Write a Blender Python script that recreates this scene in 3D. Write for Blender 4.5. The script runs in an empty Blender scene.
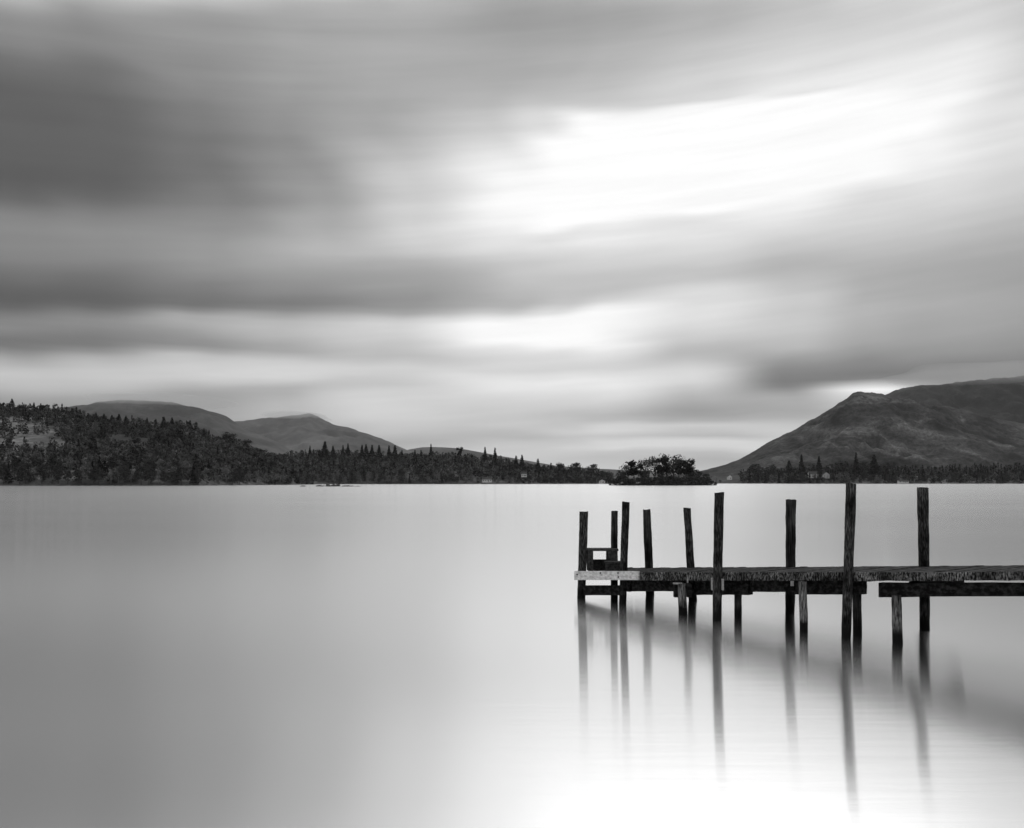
import bpy, bmesh, math, random
import numpy as np
from mathutils import Vector, noise, Matrix

random.seed(7); RNG = np.random.default_rng(7)
R = math.radians
S = bpy.context.scene
COL = S.collection

# ------------------------------------------------------------------ camera
F = 900.0; HOR = 482.2; H = 2.6
cd = bpy.data.cameras.new('camera'); cam = bpy.data.objects.new('camera', cd); COL.objects.link(cam)
cd.sensor_width = 36; cd.lens = F/1024*36; cd.shift_y = (HOR-414)/1024
cd.clip_start = 0.1; cd.clip_end = 40000
cam.location = (0, 0, H); cam.rotation_euler = (R(90), 0, 0)
S.camera = cam

# ------------------------------------------------------------------ world
def lin(v8, cap=1.25):
    c = v8/255.0
    l = c/12.92 if c <= .04045 else ((c+.055)/1.055)**2.4
    l *= 1.08
    if v8 > 249: l *= 1 + (v8-249)*0.19
    return l
W = bpy.data.worlds.new('World'); S.world = W; W.use_nodes = True
nt = W.node_tree; nt.nodes.clear()
def N(t, kind, **kw):
    n = t.nodes.new(kind)
    for k, v in kw.items(): setattr(n, k, v)
    return n
def math_n(t, op, a, b=None, c=None, clamp=False):
    n = N(t, 'ShaderNodeMath', operation=op, use_clamp=clamp)
    for i, v in enumerate((a, b, c)):
        if v is None: continue
        if isinstance(v, (int, float)): n.inputs[i].default_value = v
        else: t.links.new(v, n.inputs[i])
    return n.outputs[0]
SUN_AZ, SUN_EL = 14, 49
sky = N(nt, 'ShaderNodeTexSky', sky_type='NISHITA', sun_disc=False)
sky.sun_elevation = R(SUN_EL); sky.sun_rotation = R(SUN_AZ)
bw = N(nt, 'ShaderNodeRGBToBW'); nt.links.new(sky.outputs[0], bw.inputs[0])
tc = N(nt, 'ShaderNodeTexCoord'); sep = N(nt, 'ShaderNodeSeparateXYZ'); nt.links.new(tc.outputs['Generated'], sep.inputs[0])
x, y, z = sep.outputs
az = math_n(nt, 'ARCTAN2', x, y)
hyp = math_n(nt, 'SQRT', math_n(nt, 'ADD', math_n(nt, 'MULTIPLY', x, x), math_n(nt, 'ADD', math_n(nt, 'MULTIPLY', y, y), 1e-6)))
te = math_n(nt, 'DIVIDE', z, hyp)
# long soft streaks of cloud: noise stretched along the horizon bends the bands
cmb = N(nt, 'ShaderNodeCombineXYZ')
nt.links.new(math_n(nt, 'MULTIPLY', az, 5.0), cmb.inputs[0])
nt.links.new(math_n(nt, 'MULTIPLY', math_n(nt, 'SUBTRACT', te, math_n(nt, 'MULTIPLY', az, .10)), 14.0), cmb.inputs[1])
nz = N(nt, 'ShaderNodeTexNoise'); nz.inputs['Scale'].default_value = 1.0; nz.inputs['Detail'].default_value = 2.0
nt.links.new(cmb.outputs[0], nz.inputs['Vector'])
warp = math_n(nt, 'MULTIPLY', math_n(nt, 'SUBTRACT', nz.outputs['Fac'], .5), .024)
cm2 = N(nt, 'ShaderNodeCombineXYZ')
nt.links.new(math_n(nt, 'MULTIPLY', az, 4.0), cm2.inputs[0])
nt.links.new(math_n(nt, 'MULTIPLY', math_n(nt, 'SUBTRACT', te, math_n(nt, 'MULTIPLY', az, .08)), 60.0), cm2.inputs[1])
nz2 = N(nt, 'ShaderNodeTexNoise'); nz2.inputs['Scale'].default_value = 1.0; nz2.inputs['Detail'].default_value = 5.0
nt.links.new(cm2.outputs[0], nz2.inputs['Vector'])
streak = math_n(nt, 'MULTIPLY_ADD', nz2.outputs['Fac'], .28, .86)
TE = math_n(nt, 'ADD', te, warp)
TMAX = 1.6
pos = math_n(nt, 'DIVIDE', TE, TMAX, clamp=True)
COLS = [
 (20, [(-60,1.3),(0,170),(50,115),(88,85),(135,82),(183,75),(202,90),(216,118),(249,122),(277,95),(306,72),(325,120),(348,100),(363,170),(377,188),(391,160),(400,135),(470,140)]),
 (95, [(-60,1.3),(0,170),(50,118),(88,90),(135,86),(183,78),(202,92),(216,120),(249,127),(277,96),(306,76),(322,125),(348,106),(361,175),(377,192),(391,160),(402,140),(470,150)]),
 (200,[(-60,1.3),(0,175),(50,138),(88,125),(135,106),(183,105),(216,125),(249,142),(277,120),(306,98),(318,158),(340,128),(349,136),(357,182),(377,200),(391,155),(410,150),(470,160)]),
 (300,[(-60,1.3),(0,178),(50,155),(88,148),(135,130),(165,134),(183,142),(216,156),(249,172),(265,155),(290,125),(308,114),(320,175),(340,163),(349,152),(360,195),(378,205),(390,165),(410,175),(430,170),(470,170)]),
 (400,[(-60,1.3),(0,180),(50,162),(88,160),(120,154),(142,168),(162,184),(183,196),(216,202),(240,203),(260,170),(290,145),(310,143),(321,203),(345,190),(357,176),(370,206),(385,185),(395,200),(410,205),(430,185),(446,165),(455,200),(475,180)]),
 (510,[(-60,.8),(0,155),(60,160),(88,166),(120,186),(145,210),(170,238),(210,244),(240,222),(258,200),(285,184),(308,172),(318,220),(328,250),(350,226),(370,205),(378,226),(395,215),(410,195),(425,190),(437,172),(445,192),(460,190),(475,190)]),
 (560,[(-60,.9),(0,160),(60,166),(88,174),(115,203),(140,238),(170,253),(205,253),(232,236),(250,214),(275,190),(292,184),(306,200),(318,240),(332,251),(352,226),(370,206),(379,228),(395,215),(410,190),(424,186),(432,195),(440,180),(446,205),(458,184),(475,192)]),
 (600,[(-60,1.0),(0,165),(60,172),(88,182),(110,216),(135,252),(170,256),(200,255),(225,246),(245,222),(270,194),(288,186),(303,216),(315,250),(335,250),(355,225),(370,205),(380,228),(395,215),(410,186),(421,180),(428,210),(438,188),(446,216),(456,180),(475,195)]),
 (700,[(-60,1.1),(0,175),(60,190),(88,207),(103,238),(125,255),(155,258),(190,254),(215,238),(240,218),(265,192),(278,190),(288,208),(310,218),(325,213),(345,186),(360,180),(375,212),(390,190),(405,150),(418,160),(426,200),(435,170),(444,215),(455,172),(475,185)]),
 (800,[(-60,1.1),(0,190),(60,210),(88,226),(98,243),(115,255),(155,256),(180,250),(205,235),(225,214),(250,182),(275,175),(295,193),(310,190),(330,190),(350,170),(365,130),(379,104),(388,112),(400,160),(415,155),(430,200),(475,190)]),
 (870,[(-60,1.1),(0,200),(60,220),(88,235),(105,250),(135,253),(180,236),(225,206),(260,172),(290,165),(310,170),(330,162),(355,132),(370,108),(380,115),(386,200),(392,245),(400,200),(475,190)]),
 (935,[(-60,1.0),(0,205),(60,225),(88,236),(110,245),(140,240),(180,225),(225,195),(260,166),(290,160),(310,160),(330,150),(355,130),(370,104),(380,100),(388,140),(396,170),(475,180)]),
 (1040,[(-60,.9),(0,190),(88,210),(140,215),(180,200),(225,175),(260,155),(290,150),(310,150),(330,140),(355,120),(370,98),(385,105),(400,140),(475,170)]),
]
cm3 = N(nt, 'ShaderNodeCombineXYZ')
nt.links.new(math_n(nt, 'MULTIPLY', az, 3.0), cm3.inputs[0]); nt.links.new(math_n(nt, 'MULTIPLY', te, 11.0), cm3.inputs[1]); cm3.inputs[2].default_value = 4.2
nz3 = N(nt, 'ShaderNodeTexNoise'); nz3.inputs['Scale'].default_value = 1.0; nz3.inputs['Detail'].default_value = 3.0
nt.links.new(cm3.outputs[0], nz3.inputs['Vector'])
az = math_n(nt, 'ADD', az, math_n(nt, 'MULTIPLY', math_n(nt, 'SUBTRACT', nz3.outputs['Fac'], .5), .15))
prev = None; prev_az = None
for px, stops in COLS:
    a = math.atan((px-512)/F); ca = math.cos(a)
    r = N(nt, 'ShaderNodeValToRGB'); cr = r.color_ramp; cr.interpolation = 'CARDINAL'
    pts = sorted([((HOR-yy)/F*ca/TMAX, (v if yy == -60 else lin(v))) for yy, v in stops])
    if px >= 500: pts.append(((HOR+230)/F*ca/TMAX, 1.9))
    pts.append((.95, ZEN := 1.3))
    pts.sort()
    cr.elements[0].position = pts[0][0]; cr.elements[0].color = (pts[0][1],)*3+(1,)
    cr.elements[1].position = pts[-1][0]; cr.elements[1].color = (pts[-1][1],)*3+(1,)
    for p, v in pts[1:-1]:
        e = cr.elements.new(p); e.color = (v, v, v, 1)
    nt.links.new(pos, r.inputs[0])
    out = r.outputs[0]
    if prev is not None:
        mr = N(nt, 'ShaderNodeMapRange', interpolation_type='SMOOTHSTEP')
        mr.inputs[1].default_value = prev_az; mr.inputs[2].default_value = a
        nt.links.new(az, mr.inputs[0])
        mx = N(nt, 'ShaderNodeMix', data_type='RGBA')
        nt.links.new(mr.outputs[0], mx.inputs[0]); nt.links.new(prev, mx.inputs[6]); nt.links.new(out, mx.inputs[7])
        out = mx.outputs[2]
    prev, prev_az = out, a
cloud = math_n(nt, 'MULTIPLY', prev, streak)
tot = math_n(nt, 'MULTIPLY_ADD', bw.outputs[0], 0.004, cloud)
cc = N(nt, 'ShaderNodeCombineColor')
for i in range(3): nt.links.new(tot, cc.inputs[i])
bg = N(nt, 'ShaderNodeBackground'); bg.inputs['Strength'].default_value = 1.0
nt.links.new(cc.outputs[0], bg.inputs[0])
wo = N(nt, 'ShaderNodeOutputWorld'); nt.links.new(bg.outputs[0], wo.inputs[0])

# ------------------------------------------------------------------ sun behind the bright gap in the cloud
sl = bpy.data.lights.new('sun', 'SUN'); sl.energy = 0.5; sl.angle = R(60); sl.color = (1, 1, 1)
sun = bpy.data.objects.new('sun', sl); COL.objects.link(sun)
d = Vector((math.sin(R(SUN_AZ))*math.cos(R(SUN_EL)), math.cos(R(SUN_AZ))*math.cos(R(SUN_EL)), math.sin(R(SUN_EL))))
sun.rotation_euler = d.to_track_quat('Z', 'Y').to_euler(); sun.location = d*100

S.view_settings.view_transform = 'Standard'; S.view_settings.look = 'None'
S.view_settings.exposure = 0; S.view_settings.gamma = 1; S.view_settings.use_curve_mapping = False
try:
    S.cycles.volume_bounces = 0; S.cycles.max_bounces = 5; S.cycles.use_denoising = True
except Exception: pass

# ------------------------------------------------------------------ helpers
def obj(name, me, mat=None, parent=None, loc=None):
    o = bpy.data.objects.new(name, me); COL.objects.link(o)
    if mat is not None and not me.materials: me.materials.append(mat)
    if parent: o.parent = parent
    if loc is not None: o.location = loc
    return o
def tag(o, label=None, cat=None, group=None, kind=None):
    if label: o['label'] = label
    if cat: o['category'] = cat
    if group: o['group'] = group
    if kind: o['kind'] = kind
    return o
def empty(name, loc=(0,0,0), rz=0):
    o = bpy.data.objects.new(name, None); COL.objects.link(o); o.location = loc; o.rotation_euler = (0,0,rz)
    o.empty_display_size = .2
    return o
def mesh_np(name, v, f):
    """v (n,3), f (m,k) all faces with k corners"""
    me = bpy.data.meshes.new(name); m, k = f.shape
    me.vertices.add(len(v)); me.vertices.foreach_set('co', np.asarray(v, np.float32).ravel())
    me.loops.add(m*k); me.loops.foreach_set('vertex_index', f.astype(np.int32).ravel())
    me.polygons.add(m); me.polygons.foreach_set('loop_start', np.arange(0, m*k, k, dtype=np.int32))
    me.update(calc_edges=True); me.validate()
    return me
def from_bm(name, bm, smooth=False):
    me = bpy.data.meshes.new(name); bm.normal_update(); bm.to_mesh(me); bm.free()
    if smooth: me.polygons.foreach_set('use_smooth', [True]*len(me.polygons))
    return me
def interp(pts, x): return float(np.interp(x, [p[0] for p in pts], [p[1] for p in pts]))

# ------------------------------------------------------------------ materials (all neutral greys: a black and white picture)
def mat(name, lo, hi, scale=(1,1,1), ns=4, detail=6, rough=.9, contrast=(.35,.65), coord='Object', bump=0, bdist=.02, spec=.08, extra=None):
    m = bpy.data.materials.new(name); m.use_nodes = True; t = m.node_tree
    b = t.nodes['Principled BSDF']; b.inputs['Roughness'].default_value = rough
    b.inputs['Specular IOR Level'].default_value = spec
    c = N(t, 'ShaderNodeTexCoord'); mp = N(t, 'ShaderNodeMapping'); mp.inputs['Scale'].default_value = scale
    t.links.new(c.outputs[coord], mp.inputs[0])
    n = N(t, 'ShaderNodeTexNoise'); n.inputs['Scale'].default_value = ns; n.inputs['Detail'].default_value = detail
    n.inputs['Roughness'].default_value = .62
    t.links.new(mp.outputs[0], n.inputs['Vector'])
    r = N(t, 'ShaderNodeValToRGB'); e = r.color_ramp.elements
    e[0].position, e[1].position = contrast; e[0].color = (lo,)*3+(1,); e[1].color = (hi,)*3+(1,)
    t.links.new(n.outputs['Fac'], r.inputs[0]); col = r.outputs[0]
    if extra: col = extra(t, col)
    t.links.new(col, b.inputs['Base Color'])
    if bump:
        bp = N(t, 'ShaderNodeBump'); bp.inputs['Strength'].default_value = bump; bp.inputs['Distance'].default_value = bdist
        t.links.new(n.outputs['Fac'], bp.inputs['Height']); t.links.new(bp.outputs[0], b.inputs['Normal'])
    return m
def patchy(t, col):
    g = N(t, 'ShaderNodeNewGeometry'); n = N(t, 'ShaderNodeTexNoise'); n.inputs['Scale'].default_value = 2.6; n.inputs['Detail'].default_value = 3
    t.links.new(g.outputs['Position'], n.inputs['Vector'])
    r = N(t, 'ShaderNodeMapRange'); r.inputs[1].default_value = .36; r.inputs[2].default_value = .68; r.inputs[3].default_value = .22; r.inputs[4].default_value = 1.25
    t.links.new(n.outputs['Fac'], r.inputs[0])
    mx = N(t, 'ShaderNodeMix', data_type='RGBA', blend_type='MULTIPLY'); mx.inputs[0].default_value = 1
    t.links.new(col, mx.inputs[6]); t.links.new(r.outputs[0], mx.inputs[7]); return mx.outputs[2]
def wet(t, col):
    col = patchy(t, col)
    return algae(t, col)
def algae(t, col):   # black algae band on timber near the water line, at its own world height
    g = N(t, 'ShaderNodeNewGeometry'); s = N(t, 'ShaderNodeSeparateXYZ'); t.links.new(g.outputs['Position'], s.inputs[0])
    n = N(t, 'ShaderNodeTexNoise'); n.inputs['Scale'].default_value = 9; t.links.new(g.outputs['Position'], n.inputs['Vector'])
    h = math_n(t, 'MULTIPLY_ADD', n.outputs['Fac'], .16, s.outputs[2])
    mr = N(t, 'ShaderNodeMapRange'); mr.inputs[1].default_value = .24; mr.inputs[2].default_value = .36
    t.links.new(h, mr.inputs[0])
    mx = N(t, 'ShaderNodeMix', data_type='RGBA'); mx.inputs[6].default_value = (.008,.008,.008,1)
    t.links.new(mr.outputs[0], mx.inputs[0]); t.links.new(col, mx.inputs[7]); return mx.outputs[2]
M = {}
M['post'] = mat('weathered_post', .008, .13, (1,1,.12), 66, 9, contrast=(.44,.72), bump=.8, bdist=.01, extra=wet)
M['pale_post'] = mat('worn_pale_post', .015, .27, (1,1,.12), 50, 9, contrast=(.38,.66), bump=.8, bdist=.01, extra=wet)
M['dark_post'] = mat('dark_smooth_post', .008, .075, (1,1,.06), 40, 7, contrast=(.40,.72), bump=.5, bdist=.008, extra=wet)
M['beam'] = mat('dark_beam', .004, .035, (.3,1,1), 14, 8, contrast=(.45,.7), bump=.6, bdist=.01)
M['plank'] = mat('deck_plank', .006, .07, (1,1,1), 9, 8, contrast=(.4,.66), bump=.5, bdist=.01)
M['fascia'] = mat('mossy_fascia', .008, .30, (1,1,.35), 46, 9, contrast=(.44,.70), bump=.8, bdist=.012, extra=patchy)
M['new_board'] = mat('pale_sawn_board', .34, .66, (1,1,2), 10, 9, contrast=(.34,.62), bump=.4, bdist=.005)
M['step'] = mat('dark_step_timber', .015, .07, (1,1,1), 20, 6, bump=.4, bdist=.006)
M['metal'] = mat('galvanised_strap', .18, .38, (1,1,1), 20, 5, rough=.5)
M['bolt'] = mat('dark_bolt', .02, .05, ns=30, rough=.5)
M['leaf'] = mat('broadleaf_foliage', .003, .06, ns=.45, detail=4, coord='Object', contrast=(.35,.65))
M['leaf_pale'] = mat('thin_winter_crown', .02, .20, ns=.45, detail=4, contrast=(.35,.65))
M['needle'] = mat('conifer_foliage', .003, .014, ns=.5, detail=4)
M['bark'] = mat('bark', .03, .08, ns=2)
M['pale_bark'] = mat('pale_bark', .05, .14, ns=2)
M['bush'] = mat('lakeside_bush', .006, .06, ns=.4)
M['stone'] = mat('dark_stone', .03, .10, ns=3, bump=.5)
M['render'] = mat('white_render', .28, .42, ns=2)
M['slate'] = mat('slate_roof', .03, .07, ns=3)
M['glass'] = mat('window_glass', .02, .04, ns=2, rough=.2)
M['wood_floor'] = mat('woodland', .012, .055, ns=.06, detail=8, contrast=(.35,.65))

def terrain_mat(name, lo, hi, mid, sc, f0=.35, f1=1.6):
    m = bpy.data.materials.new(name); m.use_nodes = True; t = m.node_tree; b = t.nodes['Principled BSDF']
    b.inputs['Roughness'].default_value = .95; b.inputs['Specular IOR Level'].default_value = .1
    g = N(t, 'ShaderNodeTexCoord')
    mp = N(t, 'ShaderNodeMapping'); mp.inputs['Scale'].default_value = (1, .6, 2.2); mp.inputs['Rotation'].default_value = (0, R(18), 0); t.links.new(g.outputs['Object'], mp.inputs[0])
    n1 = N(t, 'ShaderNodeTexNoise'); n1.inputs['Scale'].default_value = sc; n1.inputs['Detail'].default_value = 9; n1.inputs['Roughness'].default_value = .6
    n1.inputs['Distortion'].default_value = .6
    t.links.new(mp.outputs[0], n1.inputs['Vector'])
    r = N(t, 'ShaderNodeValToRGB'); e = r.color_ramp.elements
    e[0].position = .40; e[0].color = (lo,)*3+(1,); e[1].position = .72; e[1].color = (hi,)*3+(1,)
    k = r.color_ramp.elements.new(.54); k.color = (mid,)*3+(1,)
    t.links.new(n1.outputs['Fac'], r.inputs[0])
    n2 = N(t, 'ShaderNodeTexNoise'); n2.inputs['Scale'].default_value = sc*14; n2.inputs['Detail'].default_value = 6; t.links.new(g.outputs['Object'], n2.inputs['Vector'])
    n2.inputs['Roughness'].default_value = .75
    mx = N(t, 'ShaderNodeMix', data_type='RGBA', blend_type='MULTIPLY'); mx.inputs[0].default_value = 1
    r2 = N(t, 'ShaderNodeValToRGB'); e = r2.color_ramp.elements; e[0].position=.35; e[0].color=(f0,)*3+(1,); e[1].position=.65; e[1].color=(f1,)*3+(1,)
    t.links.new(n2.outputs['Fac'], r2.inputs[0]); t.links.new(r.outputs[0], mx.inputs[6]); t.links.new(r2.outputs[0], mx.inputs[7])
    t.links.new(mx.outputs[2], b.inputs['Base Color'])
    bp = N(t, 'ShaderNodeBump'); bp.inputs['Strength'].default_value = .6; bp.inputs['Distance'].default_value = 12
    t.links.new(n1.outputs['Fac'], bp.inputs['Height']); t.links.new(bp.outputs[0], b.inputs['Normal'])
    return m

# ------------------------------------------------------------------ water
def water_mat():
    m = bpy.data.materials.new('lake_water'); m.use_nodes = True; t = m.node_tree; t.nodes.clear()
    g = N(t, 'ShaderNodeNewGeometry')
    mp = N(t, 'ShaderNodeMapping'); mp.inputs['Scale'].default_value = (.5, 4.0, 1); t.links.new(g.outputs['Position'], mp.inputs[0])
    n = N(t, 'ShaderNodeTexNoise'); n.inputs['Scale'].default_value = 1.0; n.inputs['Detail'].default_value = 5; t.links.new(mp.outputs[0], n.inputs['Vector'])
    mp2 = N(t, 'ShaderNodeMapping'); mp2.inputs['Scale'].default_value = (.02, .06, 1); t.links.new(g.outputs['Position'], mp2.inputs[0])
    n2 = N(t, 'ShaderNodeTexNoise'); n2.inputs['Scale'].default_value = 1.0; n2.inputs['Detail'].default_value = 3; t.links.new(mp2.outputs[0], n2.inputs['Vector'])
    bp = N(t, 'ShaderNodeBump'); bp.inputs['Strength'].default_value = .13; bp.inputs['Distance'].default_value = .02
    t.links.new(n.outputs['Fac'], bp.inputs['Height'])
    ln = N(t, 'ShaderNodeVectorMath', operation='LENGTH'); t.links.new(g.outputs['Position'], ln.inputs[0])
    fd = N(t, 'ShaderNodeMapRange'); fd.inputs[1].default_value = 12; fd.inputs[2].default_value = 90; fd.inputs[3].default_value = .06; fd.inputs[4].default_value = 0
    t.links.new(ln.outputs['Value'], fd.inputs[0]); t.links.new(fd.outputs[0], bp.inputs['Strength'])
    tg = N(t, 'ShaderNodeCombineXYZ'); tg.inputs[0].default_value = 1
    lobes = []
    for r0, an in ((.098, .66), (.155, .66)):     # calm moments and ripples of a long exposure
        gl = N(t, 'ShaderNodeBsdfGlossy', distribution='GGX'); gl.inputs['Color'].default_value = (.97,)*3+(1,)
        t.links.new(math_n(t, 'MULTIPLY_ADD', n2.outputs['Fac'], .016, r0-.008), gl.inputs['Roughness']); gl.inputs['Anisotropy'].default_value = an
        t.links.new(tg.outputs[0], gl.inputs['Tangent']); t.links.new(bp.outputs[0], gl.inputs['Normal']); lobes.append(gl)
    gm = N(t, 'ShaderNodeMixShader'); gm.inputs[0].default_value = .45
    t.links.new(lobes[0].outputs[0], gm.inputs[1]); t.links.new(lobes[1].outputs[0], gm.inputs[2]); gl = gm
    df = N(t, 'ShaderNodeBsdfDiffuse'); df.inputs['Color'].default_value = (.10,)*3+(1,)
    fr = N(t, 'ShaderNodeFresnel'); fr.inputs['IOR'].default_value = 2.1
    mx = N(t, 'ShaderNodeMixShader'); t.links.new(math_n(t, 'MULTIPLY_ADD', fr.outputs[0], .08, .92), mx.inputs[0]); t.links.new(df.outputs[0], mx.inputs[1]); t.links.new(gl.outputs[0], mx.inputs[2])
    o = N(t, 'ShaderNodeOutputMaterial'); t.links.new(mx.outputs[0], o.inputs[0])
    return m
bm = bmesh.new()
vs = [bm.verts.new(p) for p in ((-9000,-600,0),(9000,-600,0),(9000,9500,0),(-9000,9500,0))]
bm.faces.new(vs)
tag(obj('lake_water', from_bm('lake_water', bm), water_mat()), kind='structure')

# ------------------------------------------------------------------ land
def land(name, prof, d0, d1, d2, m, x0, x1, nx, nr, amp, seed, fs, power=1.0, kind='structure', base=-1.5, rug=0):
    """a hill whose crest stands at distance d1(px) with the outline prof; front foot at d0, back foot at d2"""
    g = lambda d, px: d(px) if callable(d) else d
    V = np.zeros((nx, 2*nr-1, 3))
    for i in range(nx):
        px = x0+(x1-x0)*i/(nx-1)
        a, b, c = g(d0,px), g(d1,px), g(d2,px)
        hc = H+(HOR-interp(prof,px))/F*b
        for j in range(2*nr-1):
            if j < nr: s = j/(nr-1); Y = a+(b-a)*s; q = s**power
            else: s = (j-nr+1)/(nr-1); Y = b+(c-b)*s; q = 1-s
            X = (px-512)/F*Y
            h = base+(hc-base)*q
            p = Vector((X*fs+seed, Y*fs, seed*1.7))
            nzv = noise.fractal(p, .9, 2.1, 6)
            rg = noise.ridged_multi_fractal(p*.8, .9, 2.1, 5, 1.0, 2.0)-1.0
            edge = min(1, 6*q*(1-q) if j < nr else 4*(1-q)*q)
            h += amp*edge*(nzv*.6+rg*.35)*min(1, max(.05, hc/330))
            if rug: h += rug*min(1, 6*q*(1-q)+.22)*(noise.ridged_multi_fractal(Vector((X,Y*.7,0))*fs*5+Vector((seed,0,0)), .8, 2.1, 6, 1.0, 2.0)-1.1)*min(1, max(.05, hc/330))
            if j == nr-1: h += amp*.05*noise.fractal(p*9, .8, 2.1, 4)*.8 + min(1, max(0,hc)/200)*3.0*noise.fractal(Vector((X*.02,seed,0)), .7, 2.1, 4)
            V[i,j] = (X, Y, h)
    n2 = 2*nr-1
    I, J = np.meshgrid(np.arange(nx-1), np.arange(n2-1), indexing='ij'); k = (I*n2+J).ravel()
    f = np.stack([k, k+n2, k+n2+1, k+1], 1)
    me = mesh_np(name, V.reshape(-1,3), f); me.polygons.foreach_set('use_smooth', [True]*len(me.polygons))
    o = obj(name, me, m); tag(o, kind=kind)
    return V
def sample(V, X, Y, px, x0, x1, d0, d1, d2):
    """height of land grid V at px and distance Y"""
    nx, n2, _ = V.shape; nr = (n2+1)//2
    fi = (px-x0)/(x1-x0)*(nx-1); fi = min(max(fi,0),nx-1.001)
    if Y <= d1: fj = (Y-d0)/(d1-d0)*(nr-1)
    else: fj = nr-1+(Y-d1)/(d2-d1)*(nr-1)
    fj = min(max(fj,0), n2-1.001)
    i, j = int(fi), int(fj); u, w = fi-i, fj-j
    return float((V[i,j,2]*(1-u)+V[i+1,j,2]*u)*(1-w)+(V[i,j+1,2]*(1-u)+V[i+1,j+1,2]*u)*w)

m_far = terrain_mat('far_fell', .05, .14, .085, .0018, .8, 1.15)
m_mtn = terrain_mat('heather_fell', .011, .125, .034, .0060)
m_mtn2 = terrain_mat('high_fell', .008, .055, .016, .0042)
m_slope = terrain_mat('wooded_slope', .03, .20, .08, .006)

P_hill2 = [(-300,440),(100,430),(190,428),(230,422),(250,420),(270,418),(300,414),(311,414),(318,417),(335,425),(350,428),(360,432),(380,438),(400,447),(420,455),(500,470)]
P_hill1 = [(-300,425),(0,412),(60,408),(90,404),(105,401),(130,400),(150,401),(175,403),(200,408),(225,416),(235,422),(250,432),(275,441),(300,455),(350,475)]
P_low = [(200,470),(380,458),(405,450),(425,447),(445,447),(470,450),(500,456),(560,466),(620,470),(700,472),(1300,474)]
P_mt1 = [(640,480),(700,471),(722,466.5),(740,459),(755,451),(769,442.5),(783,434.6),(796,429),(808,422),(818,416.5),(826,411),(835,406),(841,402),(848,397),(853,392.6),(861,391.2),(873,393),(886,395.5),(900,399),(940,410),(1024,424),(1300,430)]
P_mt2 = [(760,470),(830,420),(870,398),(886,394.8),(900,389.5),(915,386),(938,384.5),(980,380),(1024,376),(1120,378),(1300,390)]
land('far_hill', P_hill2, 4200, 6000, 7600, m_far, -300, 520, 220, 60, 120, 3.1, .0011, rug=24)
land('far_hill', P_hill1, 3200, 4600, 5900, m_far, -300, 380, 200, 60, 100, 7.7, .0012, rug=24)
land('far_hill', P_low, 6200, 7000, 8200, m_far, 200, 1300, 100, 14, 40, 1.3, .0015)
land('mountain', P_mt2, 3600, 5200, 7000, m_mtn2, 760, 1300, 200, 80, 170, 9.4, .0014, rug=26)
land('mountain', P_mt1, 2150, 3300, 4600, m_mtn, 640, 1300, 420, 130, 95, 5.2, .0018, power=.9, rug=22)

# near wooded ridge (left), mid shore, right shore, island
LX0, LX1 = -260, 330
P_left = [(-260,400),(0,410),(60,412),(90,420),(100,423),(125,425),(150,427),(195,430),(210,441),(235,446),(255,455),(285,463),(305,475),(316,482.6),(330,483.4)]
dL0 = lambda px: float(np.interp(px, [-260,86,200,290,330],[640,668,690,900,1100]))
dL1 = lambda px: dL0(px)+float(np.interp(px, [-260,200,330],[460,420,120]))
dL2 = lambda px: dL1(px)+420
VL = land('wooded_hill', P_left, dL0, dL1, dL2, m_slope, LX0, LX1, 150, 40, 18, 2.2, .008, power=.8)
MX0, MX1 = 190, 625
P_mid = [(190,472),(250,464),(300,458),(350,457),(400,460),(450,459),(490,461),(520,468),(550,473),(590,477),(625,480)]
dM0 = lambda px: float(np.interp(px, [190,300,480,625],[1020,1220,1280,1420]))
dM1 = lambda px: dM0(px)+330
dM2 = lambda px: dM1(px)+400
VM = land('wooded_hill', P_mid, dM0, dM1, dM2, m_slope, MX0, MX1, 130, 24, 6, 4.4, .009, power=.8)
RX0, RX1 = 600, 1280
P_right = [(600,480.5),(700,478),(745,475),(800,473),(850,470),(900,472),(940,473),(1024,470),(1280,465)]
dR0 = lambda px: float(np.interp(px, [600,760,800,1280],[1750,1700,1500,1450]))
dR1 = lambda px: dR0(px)+300
dR2 = lambda px: dR1(px)+500
VR = land('far_shore', P_right, dR0, dR1, dR2, m_slope, RX0, RX1, 130, 14, 3, 6.1, .009, power=.8)

# island ground: low dome
IC = Vector(((663-512)/F*745, 745, 0))
bm = bmesh.new(); rings = []
for k in range(9):
    ring = []
    for a in range(48):
        th = a/48*math.tau; rr = k/8
        q = 1+.10*noise.noise(Vector((math.cos(th)*2, math.sin(th)*2, 3)))
        X = IC.x+44*rr*q*math.cos(th); Y = IC.y+24*rr*q*math.sin(th)
        ring.append(bm.verts.new((X, Y, 2.2*(1-rr**2)**.6+.5*noise.noise(Vector((X*.1,Y*.1,0)))*(1-rr)-.15)))
    rings.append(ring)
for k in range(1, 9):
    for a in range(48):
        b = (a+1) % 48
        if k == 1: bm.faces.new((rings[1][a], rings[1][b], rings[0][0])) if a else None
        else: bm.faces.new((rings[k][a], rings[k][b], rings[k-1][b], rings[k-1][a]))
tag(obj('island_ground', from_bm('island_ground', bm, True), M['wood_floor']), kind='structure')

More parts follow.
